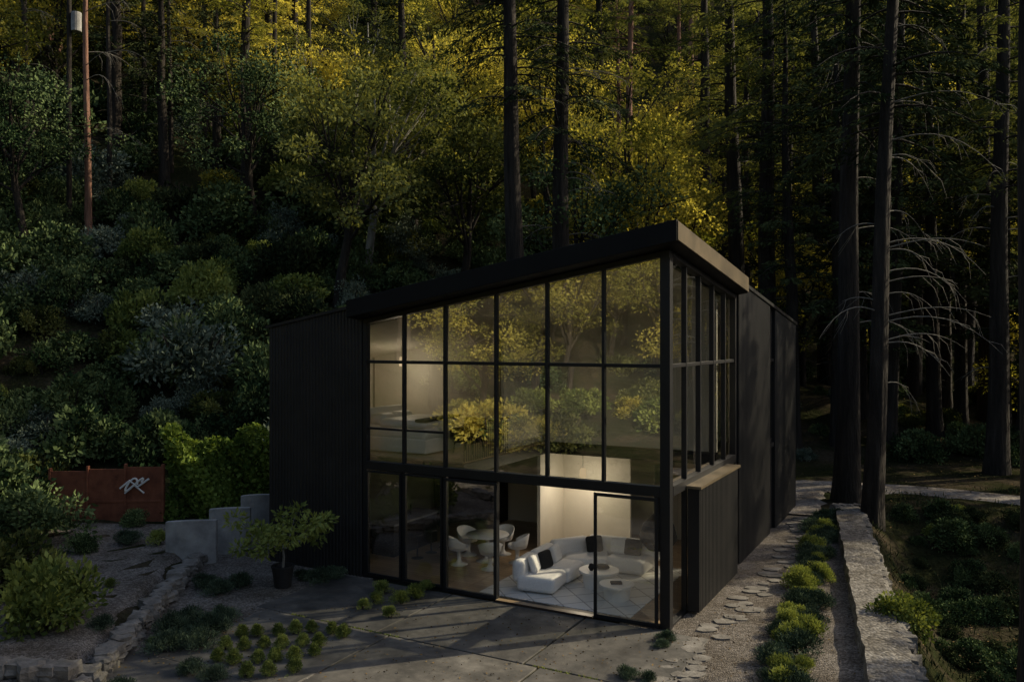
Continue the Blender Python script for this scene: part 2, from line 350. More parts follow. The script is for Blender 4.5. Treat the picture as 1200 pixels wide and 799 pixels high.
gw=MB(); gw.add([(-.02,10.15,3),(-.02,10.95,3),(-.02,10.95,5.4),(-.02,10.15,5.4)],[(0,1,2,3)]); gw.obj('slit_window',['glass'],house)
mb=MB()
mb.box(-8.42,.3,-.5,6.0,lambda a,b:zr(a,b)-.44,zr)
mb.obj('roof_canopy',['canopy'],house,bevel=.01)
mb=MB(); mb.box(.302,.325,-.46,5.97,lambda a,b:zr(a,b)-.42,lambda a,b:zr(a,b)-.03); mb.obj('side_fascia',['sunlit_tint'],house)  # thin plate added to carry the sun's gold on this side
mb=MB()
mb.box(-11.68,-8.43,-.07,8.2,lambda a,b:zr(a,b)-.1,lambda a,b:zr(a,b)-.02)
mb.box(-8.43,.12,6.01,14.9,lambda a,b:zr(a,b)-.12,lambda a,b:zr(a,b)-.02)
mb.obj('roof_deck',['black'],house)
mb=MB()
mb.box(-11.4,-.2,.17,7.97,-.02,.03); mb.obj('floor',['wood'],house)
mb=MB()
zc=lambda a,b:zr(a,b)-.5
mb.box(-11.38,-.16,7.85,7.97,.03,zc)
mb.box(-11.4,-11.3,.2,7.85,.03,zc)
mb.box(-11.3,-8.4,.19,.26,.03,zc)
mb.box(-.24,-.16,5.97,7.85,.03,zc)
mb.box(-11.3,-.3,.3,7.8,lambda a,b:zr(a,b)-.56,lambda a,b:zr(a,b)-.5)
mb.box(-5.6,-5.5,2.6,7.85,3.2,zc)
mb.box(-5.5,-5.4,4.6,7.85,.03,2.85)
mb.box(-5.4,-.3,4.95,5.05,3.2,zc)
mb.box(-5.4,-3.2,6.2,6.3,.03,2.85)
mb.box(-11.2,-6.6,4.2,4.3,3.2,zc)
mb.obj('interior_walls',['cream'],house)
mb=MB()
mb.box(-11.3,-5.3,.22,7.8,2.86,3.14,0); mb.box(-5.3,-.3,4.9,7.8,2.86,3.14,0)
mb.box(-11.28,-5.33,.25,7.8,3.145,3.18,1)
mb.obj('mezzanine_floor',['black','wood'],house)
mb=MB()
for b in np.arange(.3,2.6,.11): mb.box(-5.36,-5.345,b,b+.012,3.18,4.08)
mb.box(-5.37,-5.335,.28,2.6,4.08,4.12); mb.obj('mezzanine_railing',['black'],house)
def rbox(name,c,s,mat,parent=None,rz=0,bev=.08,sub=0,rx=0):
    m2=MB(); m2.box(-s[0]/2,s[0]/2,-s[1]/2,s[1]/2,-s[2]/2,s[2]/2); o=m2.obj(name,[mat],parent,smooth=True)
    b=o.modifiers.new('b','BEVEL'); b.width=bev; b.segments=5; o.location=c; o.rotation_euler=(rx,0,rz); return o
def lathe(mb,prof,c=(0,0,0),sides=24,mat=0):
    c=np.array(c,float); ang=np.linspace(0,2*math.pi,sides,endpoint=False); v=[]
    for r,z in prof: v.append(np.c_[c[0]+r*np.cos(ang),c[1]+r*np.sin(ang),np.full(sides,c[2]+z)])
    q=[(i*sides+j,i*sides+(j+1)%sides,(i+1)*sides+(j+1)%sides,(i+1)*sides+j) for i in range(len(prof)-1) for j in range(sides)]
    mb.add(np.concatenate(v),q,mat)
def hw(a,b,z=0): x,y=W(a,b); return (x,y,z)
mb=MB(); mb.box(-4.9,-1.0,.3,4.6,.035,.055); o=mb.obj('rug',['rug']); o.location=(C[0],C[1],0); o.rotation_euler=(0,0,ANG)
sofa=empty('sofa',hw(-3.65,2.2,.05),ANG)
for k,(b,rz) in enumerate([(-1.0,0.12),(.0,0.0)]): rbox(f'seat_{k+1}',(0,b,.24),(1.0,1.02,.38),'boucle',sofa,rz,.12)
rbox('seat_corner',(.25,1.15,.24),(1.25,1.25,.38),'boucle',sofa,.4,.16)
rbox('seat_3',(1.35,1.55,.24),(1.1,1.0,.38),'boucle',sofa,.0,.12)
for k,(x,y,rz,l) in enumerate([(-.48,-1.0,.12,1.05),(-.52,.05,0,1.1),(-.28,1.25,-.6,1.2),(.6,1.95,-1.45,1.2),(1.55,2.0,-1.57,1.0)]): rbox(f'backrest_{k+1}',(x,y,.5),(.32,l,.55),'boucle',sofa,rz,.14)
for k,(x,y,rz,m_) in enumerate([(-.2,-1.0,.2,'boucle'),(-.12,-.55,-.1,'blackcloth'),(-.15,.1,.1,'boucle'),(.35,1.5,-.7,'blackcloth'),(1.0,1.65,-1.4,'boucle'),(1.4,1.65,-1.6,'blackcloth')]): 
    o=rbox(f'cushion_{k+1}',(x,y,.62),(.17,.48,.44),m_,sofa,rz,.08); o.rotation_euler=(0,-.3,rz)
mb=MB(); lathe(mb,[(0,.42),(.5,.42),(.5,.36),(.42,.36),(.38,0),(0,0)],(0,0,.055)); lathe(mb,[(0,.5),(.14,.5),(.18,.44),(.1,.42),(0,.42)],(.1,.1,.06),16,1); lathe(mb,[(0,.6),(.05,.58),(.08,.5),(.04,.42),(0,.42)],(-.2,-.1,.06),12,1)
o=mb.obj('coffee_table',['white','blackcloth'],smooth=False); o.location=hw(-2.5,2.1)
mb=MB(); lathe(mb,[(0,.36),(.42,.36),(.42,.31),(.34,.31),(.3,0),(0,0)],(0,0,.055)); mb.box(-.15,.12,-.1,.1,.418,.45,1)
o=mb.obj('coffee_table',['white','blackcloth'],smooth=False); o.location=hw(-1.75,1.4)
mb=MB(); lathe(mb,[(.0,.55),(.32,.6),(.5,.85),(.5,.95),(.42,1.25),(.12,1.55),(.1,2.85)],sides=28); o=mb.obj('suspended_fireplace',['blackcloth'],smooth=False); o.location=hw(-1.7,4.3)
mb=MB(); lathe(mb,[(0,.75),(.6,.75),(.6,.72),(.3,.70),(.05,.62),(.04,.2),(.1,.06),(.32,.0),(0,0)],(0,0,.03),32); o=mb.obj('dining_table',['white'],smooth=True); o.location=hw(-6.2,2.9)
def chair(loc,rz):
    mb=MB(); lathe(mb,[(0,.44),(.24,.46),(.26,.5),(.25,.43),(.05,.36),(.035,.12),(.08,.04),(.24,0),(0,0)],(0,0,.03),20)
    th=np.linspace(-1.9,1.9,15); zz=[.46,.55,.68,.8]; v=[]
    for k,z in enumerate(zz):
        r=.26+.02*k; hh=z; v.append(np.c_[r*np.cos(th)*-1,r*np.sin(th),.03+.46+(hh-.46)*np.clip(np.cos(th*.62),.25,1)])
    q=[(k*15+j,k*15+j+1,(k+1)*15+j+1,(k+1)*15+j) for k in range(3) for j in range(14)]
    mb.add(np.concatenate(v),q); o=mb.obj('dining_chair',['white'],smooth=True); s_=o.modifiers.new('s','SOLIDIFY'); s_.thickness=.02; o.location=loc; o.rotation_euler=(0,0,rz)
for t in range(5):
    an=t*1.256+.3; chair(hw(-6.2+.85*math.cos(an),2.9+.85*math.sin(an)),ANG+an+math.pi)
mb=MB(); mb.box(-1.1,1.1,-.4,.4,0,.88,1); mb.box(-1.16,1.16,-.46,.46,.88,.94,0); mb.box(.2,.24,-.05,-.01,.94,1.25,1)
o=mb.obj('kitchen_island',['concrete','pot'],bevel=.01); o.location=hw(-9.1,3.0,.03); o.rotation_euler=(0,0,ANG+1.57)
for k in range(3):
    mb=MB(); lathe(mb,[(0,.68),(.17,.68),(.18,.64),(.03,.62),(.02,.04),(.18,.0),(0,0)],(0,0,.03),16); o=mb.obj('bar_stool',['pot']); o.location=hw(-8.1,2.2+.7*k)
mb=MB(); mb.box(-1.4,1.4,0,.4,0,2.4); o=mb.obj('kitchen_cabinet',['pot'],bevel=.01); o.location=hw(-9.6,7.3,.03); o.rotation_euler=(0,0,ANG)
bed=empty('bed',hw(-7.9,1.7,3.18),ANG)
rbox('base',(0,0,.22),(2.1,1.8,.38),'boucle',bed,0,.04); rbox('mattress',(0,0,.55),(2.0,1.7,.34),'white',bed,0,.1)
rbox('duvet',(.25,0,.78),(1.5,1.84,.24),'white',bed,.03,.11); rbox('throw',(.85,0,.90),(.35,1.88,.08),'blackcloth',bed,.05,.04)
for k in range(2): rbox(f'pillow_{k+1}',(-.7,-.42+.85*k,.86),(.45,.65,.3),'white',bed,.1,.12)
rbox('headboard',(-1.08,0,.6),(.1,1.9,1.1),'boucle',bed,0,.04)
arm=empty('armchair',hw(-6.2,1.9,3.18),ANG)
rbox('seat',(0,0,.38),(.7,.7,.2),'blackcloth',arm,0,.07); rbox('back',(0,.32,.65),(.7,.14,.55),'blackcloth',arm,0,.06,rx=-.2)
rbox('arm_l',(-.36,0,.5),(.09,.66,.3),'blackcloth',arm,0,.03); rbox('arm_r',(.36,0,.5),(.09,.66,.3),'blackcloth',arm,0,.03)
mb=MB(); [mb.tube([(x,y,0),(x*.9,y*.9,.3)],.02,6) for x in (-.3,.3) for y in (-.3,.3)]; mb.obj('legs',['pot'],arm)
def lamp(name,loc,power,stand,r=.12):
    e=empty(name,loc); mb=MB(); lathe(mb,[(.7*r,.0),(r,-.02),(r*1.15,-.26),(r*.9,-.28)],sides=20,mat=0)
    mb.tube([(0,0,0),(0,0,stand)],.006,5,1)
    mb.obj('shade',['lampglow','pot'],e)
    l=bpy.data.lights.new('bulb','POINT'); l.energy=power; l.color=(1,.85,.64); l.shadow_soft_size=.12; lo=bpy.data.objects.new('bulb',l); COL.objects.link(lo); lo.parent=e; lo.location=(0,0,-.36)
lamp('room_fill_lamp',hw(-4.3,5.2,2.45),60,.4,.09); lamp('room_fill_lamp',hw(-9.4,3.2,5.7),26,.8,.06)  # warm lamps filling the rooms; the bedroom one is added to show the bed
# ------------------------------------------------------------ vegetation prototypes
def clump(mb,c,r,n,L,w,mat,t0,flat=.8,up=.0):
    o=R.standard_normal((n,3)); o/=np.linalg.norm(o,axis=1)[:,None]; rr=r*R.random(n)**.45
    p=np.asarray(c)+o*rr[:,None]*np.array([1,1,flat])
    d=o*1.0+R.standard_normal((n,3))*.6+np.array([0,0,up])
    t=np.clip(t0+.18*R.standard_normal(n),0,1)
    mb.leaves(p,L*R.uniform(.6,1.3,n),w,d,mat,t)
def conifer(Hh,c0,Lm,nb,leaf='l_dark',bark='bark',r0=.4,dens=40,LL=.30,wid=.3,sides=8):
    mb=MB(); k=12; zz=np.linspace(-1,Hh,k); wob=np.cumsum(R.standard_normal((k,2))*.06,0); wob-=wob[0]
    path=np.c_[wob,zz]; rad=r0*(1-np.clip(zz,0,Hh)/Hh)**.7+.03; rad[0]*=1.35
    mb.tube(path,rad,sides,0,flute=.04)
    for i in range(nb):
        t=((i+R.random())/nb)**.9; z0=Hh*(c0+(1-c0)*t*.98); az=R.random()*6.283; L=Lm*(1-t)**.6*R.uniform(.45,1.2)+.4
        cx=np.interp(z0,zz,path[:,0]);cy=np.interp(z0,zz,path[:,1]); ca,sa=math.cos(az),math.sin(az)
        s=np.linspace(0,1,5); dr=R.uniform(.15,.4); zc_=z0+L*(.2*s-dr*s*s)
        P=np.c_[cx+ca*L*s,cy+sa*L*s,zc_]; mb.tube(P,np.linspace(.03+.01*L,.01,5),3,0)
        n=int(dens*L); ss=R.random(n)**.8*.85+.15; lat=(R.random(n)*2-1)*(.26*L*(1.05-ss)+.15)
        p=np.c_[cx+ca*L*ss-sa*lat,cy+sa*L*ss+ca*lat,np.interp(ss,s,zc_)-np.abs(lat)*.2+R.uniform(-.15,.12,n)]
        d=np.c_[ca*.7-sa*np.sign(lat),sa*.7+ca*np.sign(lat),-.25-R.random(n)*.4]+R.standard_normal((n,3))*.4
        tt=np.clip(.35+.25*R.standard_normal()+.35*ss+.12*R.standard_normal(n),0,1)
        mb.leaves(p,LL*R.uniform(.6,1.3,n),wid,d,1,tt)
    for i in range(int(nb*.25)):
        z0=Hh*R.uniform(.1,c0+.05); az=R.random()*6.283; L=R.uniform(.6,2.2); s=np.linspace(0,1,4)
        mb.tube(np.c_[math.cos(az)*L*s,math.sin(az)*L*s,z0-.3*L*s*s],np.linspace(.03,.006,4),3,0)
    return mb.obj('m',[bark,leaf],coll=None,smooth=(0,))
def broad(Hh,Rr,nl,leaf='l_olive',bark='bark',n=220,L=.2,r0=.25,lean=.6,base=.3):
    mb=MB(); tz=Hh*base; lx,ly=R.uniform(-lean,lean,2)
    P=[(0,0,-.6),(0,0,0),(lx*.4,ly*.4,tz*.5),(lx,ly,tz),(lx*1.3,ly*1.2,tz+Hh*.2),(lx*1.6,ly*1.6,Hh*.8)]
    mb.tube(P,[r0*1.3,r0*1.05,r0*.9,r0*.8,r0*.5,.05],8,0,flute=.04)
    for i in range(nl):
        az=i*2.4+R.random(); st=np.array(P[3])*(1,1,R.uniform(.8,1.5)); el=R.uniform(.15,1.25)
        rr=Rr*R.uniform(.55,1.0); e=st+np.array([math.cos(az)*rr*math.cos(el*.8),math.sin(az)*rr*math.cos(el*.8),(Hh-tz)*.8*math.sin(el)])
        m_=st+(e-st)*.5+R.standard_normal(3)*.3+np.array([0,0,.3]); mb.tube([st,m_,e],[r0*.38,r0*.22,.03],5,0)
        t0=R.uniform(.1,.9)
        clump(mb,e,Rr*R.uniform(.2,.34),n,L,.6,1,t0,.7)
        for k in range(4):
            f=m_+(e-m_)*R.random()+R.standard_normal(3)*Rr*.26*np.array([1,1,.6]); mb.tube([m_,f],[.05,.015],3,0)
            clump(mb,f,Rr*R.uniform(.13,.26),int(n*.6),L,.6,1,np.clip(t0+R.uniform(-.25,.25),0,1),.65)
    return mb.obj('m',[bark,leaf],coll=None,smooth=(0,))
def shrub(leaf,nc=26,n=170,L=.105,w=.55,flat=.75,up=.3,rc=(.2,.4)):
    mb=MB()
    for i in range(7):
        az=R.random()*6.28; mb.tube([(0,0,-.2),(math.cos(az)*.3,math.sin(az)*.3,.35),(math.cos(az)*.55,math.sin(az)*.55,.75)],[.04,.025,.01],3,0)
    for i in range(nc):
        az=R.random()*6.283; el=R.random()**.8*1.45; r=R.uniform(.45,.85)
        c=np.array([math.cos(az)*math.cos(el)*r,math.sin(az)*math.cos(el)*r,math.sin(el)*r*1.15*flat+.12])
        clump(mb,c,R.uniform(*rc),n,L,w,1,R.uniform(.0,.95),.8,up)
    return mb.obj('m',['bark',leaf],coll=None)
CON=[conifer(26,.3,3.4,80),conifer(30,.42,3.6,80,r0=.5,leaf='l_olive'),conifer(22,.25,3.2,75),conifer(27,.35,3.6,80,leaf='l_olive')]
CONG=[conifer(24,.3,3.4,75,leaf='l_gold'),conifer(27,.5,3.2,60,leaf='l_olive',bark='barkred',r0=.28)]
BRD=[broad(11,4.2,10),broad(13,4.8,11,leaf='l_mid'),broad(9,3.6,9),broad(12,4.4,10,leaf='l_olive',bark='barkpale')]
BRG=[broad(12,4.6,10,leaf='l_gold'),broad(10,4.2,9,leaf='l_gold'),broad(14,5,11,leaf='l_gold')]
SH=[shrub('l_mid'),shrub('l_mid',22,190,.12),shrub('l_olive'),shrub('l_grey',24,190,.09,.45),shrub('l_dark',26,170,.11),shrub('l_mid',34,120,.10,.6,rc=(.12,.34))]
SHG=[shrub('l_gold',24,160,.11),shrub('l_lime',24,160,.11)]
# ------------------------------------------------------------ hillside shrubs
R=np.random.default_rng(21); random.seed(3)
hs=empty('hillside_shrubs')
def px(x,y): return 600+958*x/max(y,1)
for gx in np.arange(-34,8,1.7):
    for gy in np.arange(29,54,1.8):
        x=gx+R.uniform(-.7,.7);y=gy+R.uniform(-.7,.7)
        foot=np.interp(x,[-200,-8,-3,4,15],[29.0,29.0,32,37.5,41])
        if y<foot+.3 or x<-.66*y-3: continue
        if R.random()<.05: continue
        r=R.uniform(.8,2.1)
        me=SH[R.choice(6,p=[.26,.20,.14,.18,.1,.12])]
        if R.random()<.07: me=SHG[1]
        inst('shrub',me,(x,y,h(x,y)-.2),sc=(r,r,r*R.uniform(.8,1.5)),parent=hs)
for gx in np.arange(-60,62,4.8):
    for gy in np.arange(51,88,5.0):
        x=gx+R.uniform(-1.6,1.6);y=gy+R.uniform(-1.6,1.6)
        if abs(x)>.70*y+3: continue
        if x>8 and R.random()<.5: continue
        r=R.uniform(1.8,3.3); gold=(x>-25 and y>56 and R.random()<.35)
        inst('shrub',SHG[R.integers(2)] if gold else SH[R.integers(6)],(x,y,h(x,y)-.2),sc=r,parent=hs)
for i in range(36):
    x=R.uniform(-28,-16);y=R.uniform(14,30); inst('shrub',SH[R.integers(6)],(x,y,h(x,y)-.15),sc=R.uniform(.8,1.9),parent=hs)
# ------------------------------------------------------------ forest mass
R=np.random.default_rng(33); random.seed(9)
fo=empty('background_forest')
def put(me,x,y,sc=1,name='tree',par=fo,rz=None): return inst(name,me,(x,y,h(x,y)-.1),rz=rz,sc=sc,parent=par,tilt=.03)
for gx in np.arange(-75,85,6.6):
    for gy in np.arange(46,112,7.6):
        x=gx+R.uniform(-2.8,2.8);y=gy+R.uniform(-3,3)
        if abs(x)>.70*y+4: continue
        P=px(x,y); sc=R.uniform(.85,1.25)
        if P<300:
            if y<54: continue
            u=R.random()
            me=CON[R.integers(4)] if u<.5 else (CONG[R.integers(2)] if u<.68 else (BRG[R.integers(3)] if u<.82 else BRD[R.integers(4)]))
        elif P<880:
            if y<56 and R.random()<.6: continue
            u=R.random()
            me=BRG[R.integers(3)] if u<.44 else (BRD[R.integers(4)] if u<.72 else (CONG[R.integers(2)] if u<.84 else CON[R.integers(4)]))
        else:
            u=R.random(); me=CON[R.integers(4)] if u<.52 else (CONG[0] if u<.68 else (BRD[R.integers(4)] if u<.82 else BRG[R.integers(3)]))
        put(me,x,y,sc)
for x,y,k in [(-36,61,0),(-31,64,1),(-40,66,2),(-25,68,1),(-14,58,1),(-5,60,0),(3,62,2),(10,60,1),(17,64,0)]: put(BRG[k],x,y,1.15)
for i in range(18):
    y=R.uniform(42,62); x=R.uniform(13,.66*y+3)
    put(CON[R.integers(4)],x,y,R.uniform(.85,1.1))
for i in range(34):
    x=-80+i*4.8+R.uniform(-1,1); y=R.uniform(112,124); put([CON[0],BRD[1],BRG[2],CONG[0]][R.integers(4)],x,y,1.4)
# wood behind the viewpoint (what the glass reflects)
for gx in np.arange(-44,-17,5.0):
    for gy in np.arange(-22,14,5.2):
        x=gx+R.uniform(-1.6,1.6); y=gy+R.uniform(-1.6,1.6)
        if y>-4 and x>-20: continue
        u=R.random(); put(BRG[R.integers(3)] if u<.62 else (BRD[R.integers(4)] if u<.84 else CON[R.integers(4)]),x,y,R.uniform(.8,1.15))
for i in range(34):
    x=R.uniform(-28,-17); y=R.uniform(-16,10); inst('shrub',[SH[2],SHG[1],SHG[0],SH[0]][R.integers(4)],(x,y,h(x,y)-.2),sc=R.uniform(1.2,2.4),parent=hs)
for i in range(7):
    x=R.uniform(-16,12); y=R.uniform(-45,-30); put([BRD[0],CON[1],BRG[0]][R.integers(3)],x,y,1)
# sun-side trees placed to shade and dapple the house (out of frame, right)
for x,y,k,s in [(24,16.5,2,.9),(25.5,20,0,.82),(28,29.5,2,.95),(28.5,34,0,.9),(30,39.5,0,.95),
                (33,18,2,1),(35,33,0,.95),(36,39,2,1.1)]:
    put(CON[k],x,y,s)
for x,y in [(24,12),(30,8)]: put(BRD[1],x,y,1.1)
# ------------------------------------------------------------ feature trees
def redwood(name,x,y,r,Hh,lean=(0,0),c0=.45,dead=0,bark='bark',side=0,nb=60,Lm=3.6,leaf='l_dark'):
    mb=MB(); k=16; zz=np.linspace(-1.5,Hh,k); base=h(x,y)
    path=np.c_[lean[0]*zz/Hh+.05*np.sin(zz*.4),lean[1]*zz/Hh,zz]; rad=r*(1-np.clip(zz,0,Hh)/Hh*.75); rad[0]*=1.6; rad[1]*=1.15
    mb.tube(path,rad,22,0,flute=.05)
    for i in range(nb):
        t=((i+R.random())/nb); z0=Hh*(c0+(1-c0)*t*.95); az=R.random()*6.283; L=Lm*(1-t)**.5*R.uniform(.5,1.15)+.6
        cx=np.interp(z0,zz,path[:,0]);cy=np.interp(z0,zz,path[:,1]); ca,sa=math.cos(az),math.sin(az)
        s=np.linspace(0,1,6); zc_=z0+L*(.15*s-.45*s*s); P=np.c_[cx+ca*L*s,cy+sa*L*s,zc_]; mb.tube(P,np.linspace(.05,.01,6),4,0)
        n=int(60*L); ss=R.random(n)**.8*.85+.15; lat=(R.random(n)*2-1)*(.28*L*(1.05-ss)+.12)
        p=np.c_[cx+ca*L*ss-sa*lat,cy+sa*L*ss+ca*lat,np.interp(ss,s,zc_)-np.abs(lat)*.3-R.random(n)*.2]
        d=np.c_[ca*.6-sa*np.sign(lat),sa*.6+ca*np.sign(lat),-.4-R.random(n)*.5]+R.standard_normal((n,3))*.35
        mb.leaves(p,.25*R.uniform(.6,1.3,n),.27,d,1,np.clip(.45+.2*R.standard_normal()+.12*R.standard_normal(n),0,1))
    for i in range(dead):
        z0=R.uniform(3.0,Hh*.55); az=R.choice([R.uniform(-.7,.7),R.uniform(2.5,3.8)],p=[.75,.25])+side; L=R.uniform(1.4,3.8)
        cx=np.interp(z0,zz,path[:,0]);cy=np.interp(z0,zz,path[:,1]); s=np.linspace(0,1,9); dr=R.uniform(.35,.9)
        P=np.c_[cx+math.cos(az)*L*s**.9,cy+math.sin(az)*L*s**.9,z0+L*(.35*s-dr*s**2.2)]; mb.tube(P,np.linspace(.03,.006,9),4,2)
        for j in range(4):
            q=P[R.integers(3,8)]; e=q+np.array([math.cos(az)*.5,math.sin(az+R.uniform(-1,1))*.5,-R.uniform(.3,1.1)])
            mb.tube([q,(q+e)/2+(0.1,0,.1),e],[.011,.008,.004],3,2)
    o=mb.obj(name,[bark,leaf,'deadwood'],smooth=(0,2)); o.location=(x,y,base); return o
redwood('redwood_tree',12.9,31.5,.46,34,(.4,0),.42,6)
redwood('redwood_tree',12.4,28.2,.33,31,(1.2,0),.42,22)
redwood('redwood_tree',9.2,14.3,.34,30,(.1,.3),.5,0)
redwood('redwood_tree',.35,38.2,.5,34,(-.9,.5),.45,5)
redwood('redwood_tree',2.4,40,.52,33,(.1,0),.42,22)
redwood('redwood_tree',14,45,.55,34,(.1,0),.35,8,leaf='l_olive')
redwood('redwood_tree',22.5,38,.45,34,(.5,0),.38,10,leaf='l_olive')
redwood('redwood_tree',20,47,.4,34,(-.5,0),.35,8)
redwood('redwood_tree',28.5,49,.5,34,(-.5,0),.35,8,leaf='l_olive')
for (px_,y,r) in [(103,47,.2),(128,52,.16),(168,60,.2),(200,58,.18),(30,56,.22),(240,66,.22),(320,58,.22),(362,64,.26)]:
    x=(px_-600)/958*y; redwood('pine_tree',x,y,r,29,(R.uniform(-.4,.4),0),.6,5,'barkred' if px_==103 else 'bark',nb=30,Lm=3)
def near(name,me,x,y,sc,dz=0): 
    o=inst(name,me,(x,y,h(x,y)+dz),sc=sc); return o
for (px_,y,me,sc) in [(395,43,BRD[0],1.15),(430,46,BRD[3],1.1),(540,46,BRD[2],1.2),(300,50,BRD[1],1.0),(480,50,BRD[0],1.1),(740,47,BRG[2],1.0),(800,52,BRG[0],1.2),(30,44,BRD[1],.9)]:
    near('oak_tree',me,(px_-600)/958*y,y,sc,-.1)
near('sage_bush',SH[3],-14.2,36,(3.0,3,3.2)); near('sage_bush',SH[3],-15.6,38.5,2.4)
near('shrub',SHG[1],-3.6,36,2.2); near('shrub',SH[1],-5.8,34.5,2.1); near('shrub',SHG[1],-1.6,37.6,1.8)
mb=MB(); lathe(mb,[(.16,-1),(.12,16),(0,16)],(0,0,0),10); lathe(mb,[(0,11.6),(.28,11.6),(.28,12.7),(0,12.75)],(.42,0,0),14,1); mb.box(-1.1,1.1,-.06,.06,14.6,14.75)
x,y=-26.0,48; o=mb.obj('utility_pole',['bark','concrete']); o.location=(x,y,h(x,y))
# ------------------------------------------------------------ left terrace
def rock(mb,c,r,mat=0):
    import bmesh
    bm=bmesh.new(); bmesh.ops.create_cube(bm,size=2); bmesh.ops.subdivide_edges(bm,edges=bm.edges,cuts=2,use_grid_fill=True)
    ph=R.random(3)*9; v=[]
    for p in bm.verts:
        q=np.array(p.co); l=np.linalg.norm(q); q=q*(.62+.38/l*1.25); q*=1+.16*math.sin(q[0]*3+ph[0])*math.sin(q[1]*3+ph[1])+.08*math.sin(q[2]*5+ph[2])+.04*R.standard_normal(); v.append(q)
    a=R.random()*6.28; ca,sa=math.cos(a),math.sin(a); v=np.array(v)*r; v=np.c_[v[:,0]*ca-v[:,1]*sa,v[:,0]*sa+v[:,1]*ca,v[:,2]]+np.array(c)
    bm.verts.ensure_lookup_table(); mb.add(v,[[vv.index for vv in f.verts] for f in bm.faces],mat); bm.free()
mb=MB()
for y in np.arange(11,23.0,.26):
    xl=-7.55-(y-14.8)*.14
    for z in (.06,.2,.32): rock(mb,(xl+R.uniform(-.07,.07),y+R.uniform(-.08,.08),z),np.array([.15,.17,.09])*R.uniform(.7,1.25))
mb.obj('low_stone_wall',['stone'])
mb=MB()
for x in np.arange(-12.5,-7.6,.3):
    for z in (.36,.52): rock(mb,(x+R.uniform(-.06,.06),14.6+.05*x+R.uniform(-.1,.1),z),np.array([.2,.18,.12])*R.uniform(.7,1.3))
mb.obj('stone_edging',['stone'])
def conf(name,x0,x1,y0,y1,mat,dz=.015,n=40):
    xx,yy=np.meshgrid(np.linspace(x0,x1,n),np.linspace(y0,y1,n)); mb=MB(); I=np.arange(n*n).reshape(n,n)
    mb.add(np.stack([xx,yy,H(xx,yy)+dz],-1).reshape(-1,3),np.stack([I[:-1,:-1],I[:-1,1:],I[1:,1:],I[1:,:-1]],-1).reshape(-1,4)); return mb.obj(name,[mat],smooth=True)
conf('gravel_bed',-14,-3.6,11,25.5,'gravel',.02,90)
def arcwall(x0,x1,y,hh,bulge=.22,th=.16):
    mb=MB(); n=12; t=np.linspace(0,1,n); xx=x0+(x1-x0)*t; yy=y-bulge*np.sin(t*math.pi)+.25*t
    hz=hh-.06*(1-np.sin(t*math.pi))
    f=np.c_[xx,yy]; b=np.c_[xx,yy+th]
    v=np.concatenate([np.c_[f,np.full(n,-.1)],np.c_[f,hz],np.c_[b,hz],np.c_[b,np.full(n,-.1)]])
    q=[(k*n+i,k*n+i+1,(k+1)*n+i+1,(k+1)*n+i) for k in range(3) for i in range(n-1)]+[(0,n,2*n,3*n),(n-1,4*n-1,3*n-1,2*n-1)]
    mb.add(v,q); mb.obj('concrete_retaining_wall',['concrete'],bevel=.015)
arcwall(-9.5,-8.2,22.4,1.28); arcwall(-8.75,-7.65,23.6,1.38); arcwall(-8.3,-7.35,25.0,1.5)
fe=empty('corten_fence',(-12.9,26,0),.05)
mb=MB()
for k in range(3):
    mb.box(-1.75+k*1.17,-.62+k*1.17,0,.05,.2,2.05+.06*k)
    mb.box(-1.78+k*1.17,-1.72+k*1.17,-.05,.1,0,2.15+.06*k,1)
mb.box(1.72,1.8,-.05,.1,0,2.25,1); mb.box(-1.72,1.72,-.025,-.002,1.05,1.12,1)
mb.obj('panels',['corten','corten'],fe,bevel=.005)
mb=MB(); t=np.linspace(0,1,24)
mb.tube(np.c_[.85+.35*np.cos(t*7)*(.4+t*.6),np.full(24,-.07),1.62+.2*np.sin(t*9)],.032,5); mb.tube([(.45,-.07,1.5),(.75,-.07,1.75),(1.0,-.07,1.55),(1.35,-.07,1.8)],.034,5); mb.tube([(.6,-.07,1.35),(.9,-.07,1.6),(1.2,-.07,1.35)],.028,5)
mb.obj('ornament',['white'],fe)
mb=MB()
n=15000; s_=R.random(n); X_=-11.2+4.6*s_; zt=3.1+.25*np.sin(X_*2.1)+.15*np.sin(X_*5); Z_=R.random(n)*zt; Y_=26.9-.2*s_-.35*np.sqrt(R.random(n))-.3*np.sin(X_*2.7+Z_*2)-.15*np.sin(X_*7+Z_*5)-.25*(1-Z_/3.2)
mb.leaves(np.c_[X_,Y_,Z_],.15*R.uniform(.6,1.3,n),.8,np.c_[R.standard_normal(n)*.7,-.4+R.standard_normal(n)*.4,R.standard_normal(n)*.4+.5],0,np.clip(.5+.25*np.sin(X_*2+Z_*1.5)+.3*R.standard_normal(n),0,1))
mb.box(-11.1,-6.9,27.15,27.4,-.2,2.8,1); mb.obj('ivy_hedge',['l_ivy','bark'])
pc=empty('potted_citrus_tree',(-5.75,20.5,.03))
mb=MB(); lathe(mb,[(0,0),(.2,0),(.27,.5),(.29,.5),(.29,.54),(.24,.54),(.22,.46),(0,.46)],sides=20); mb.obj('pot',['pot'],pc,smooth=False)
mb=MB(); mb.tube([(0,0,.4),(.03,0,.75),(.0,.02,.95)],[.035,.03,.025],6,0)
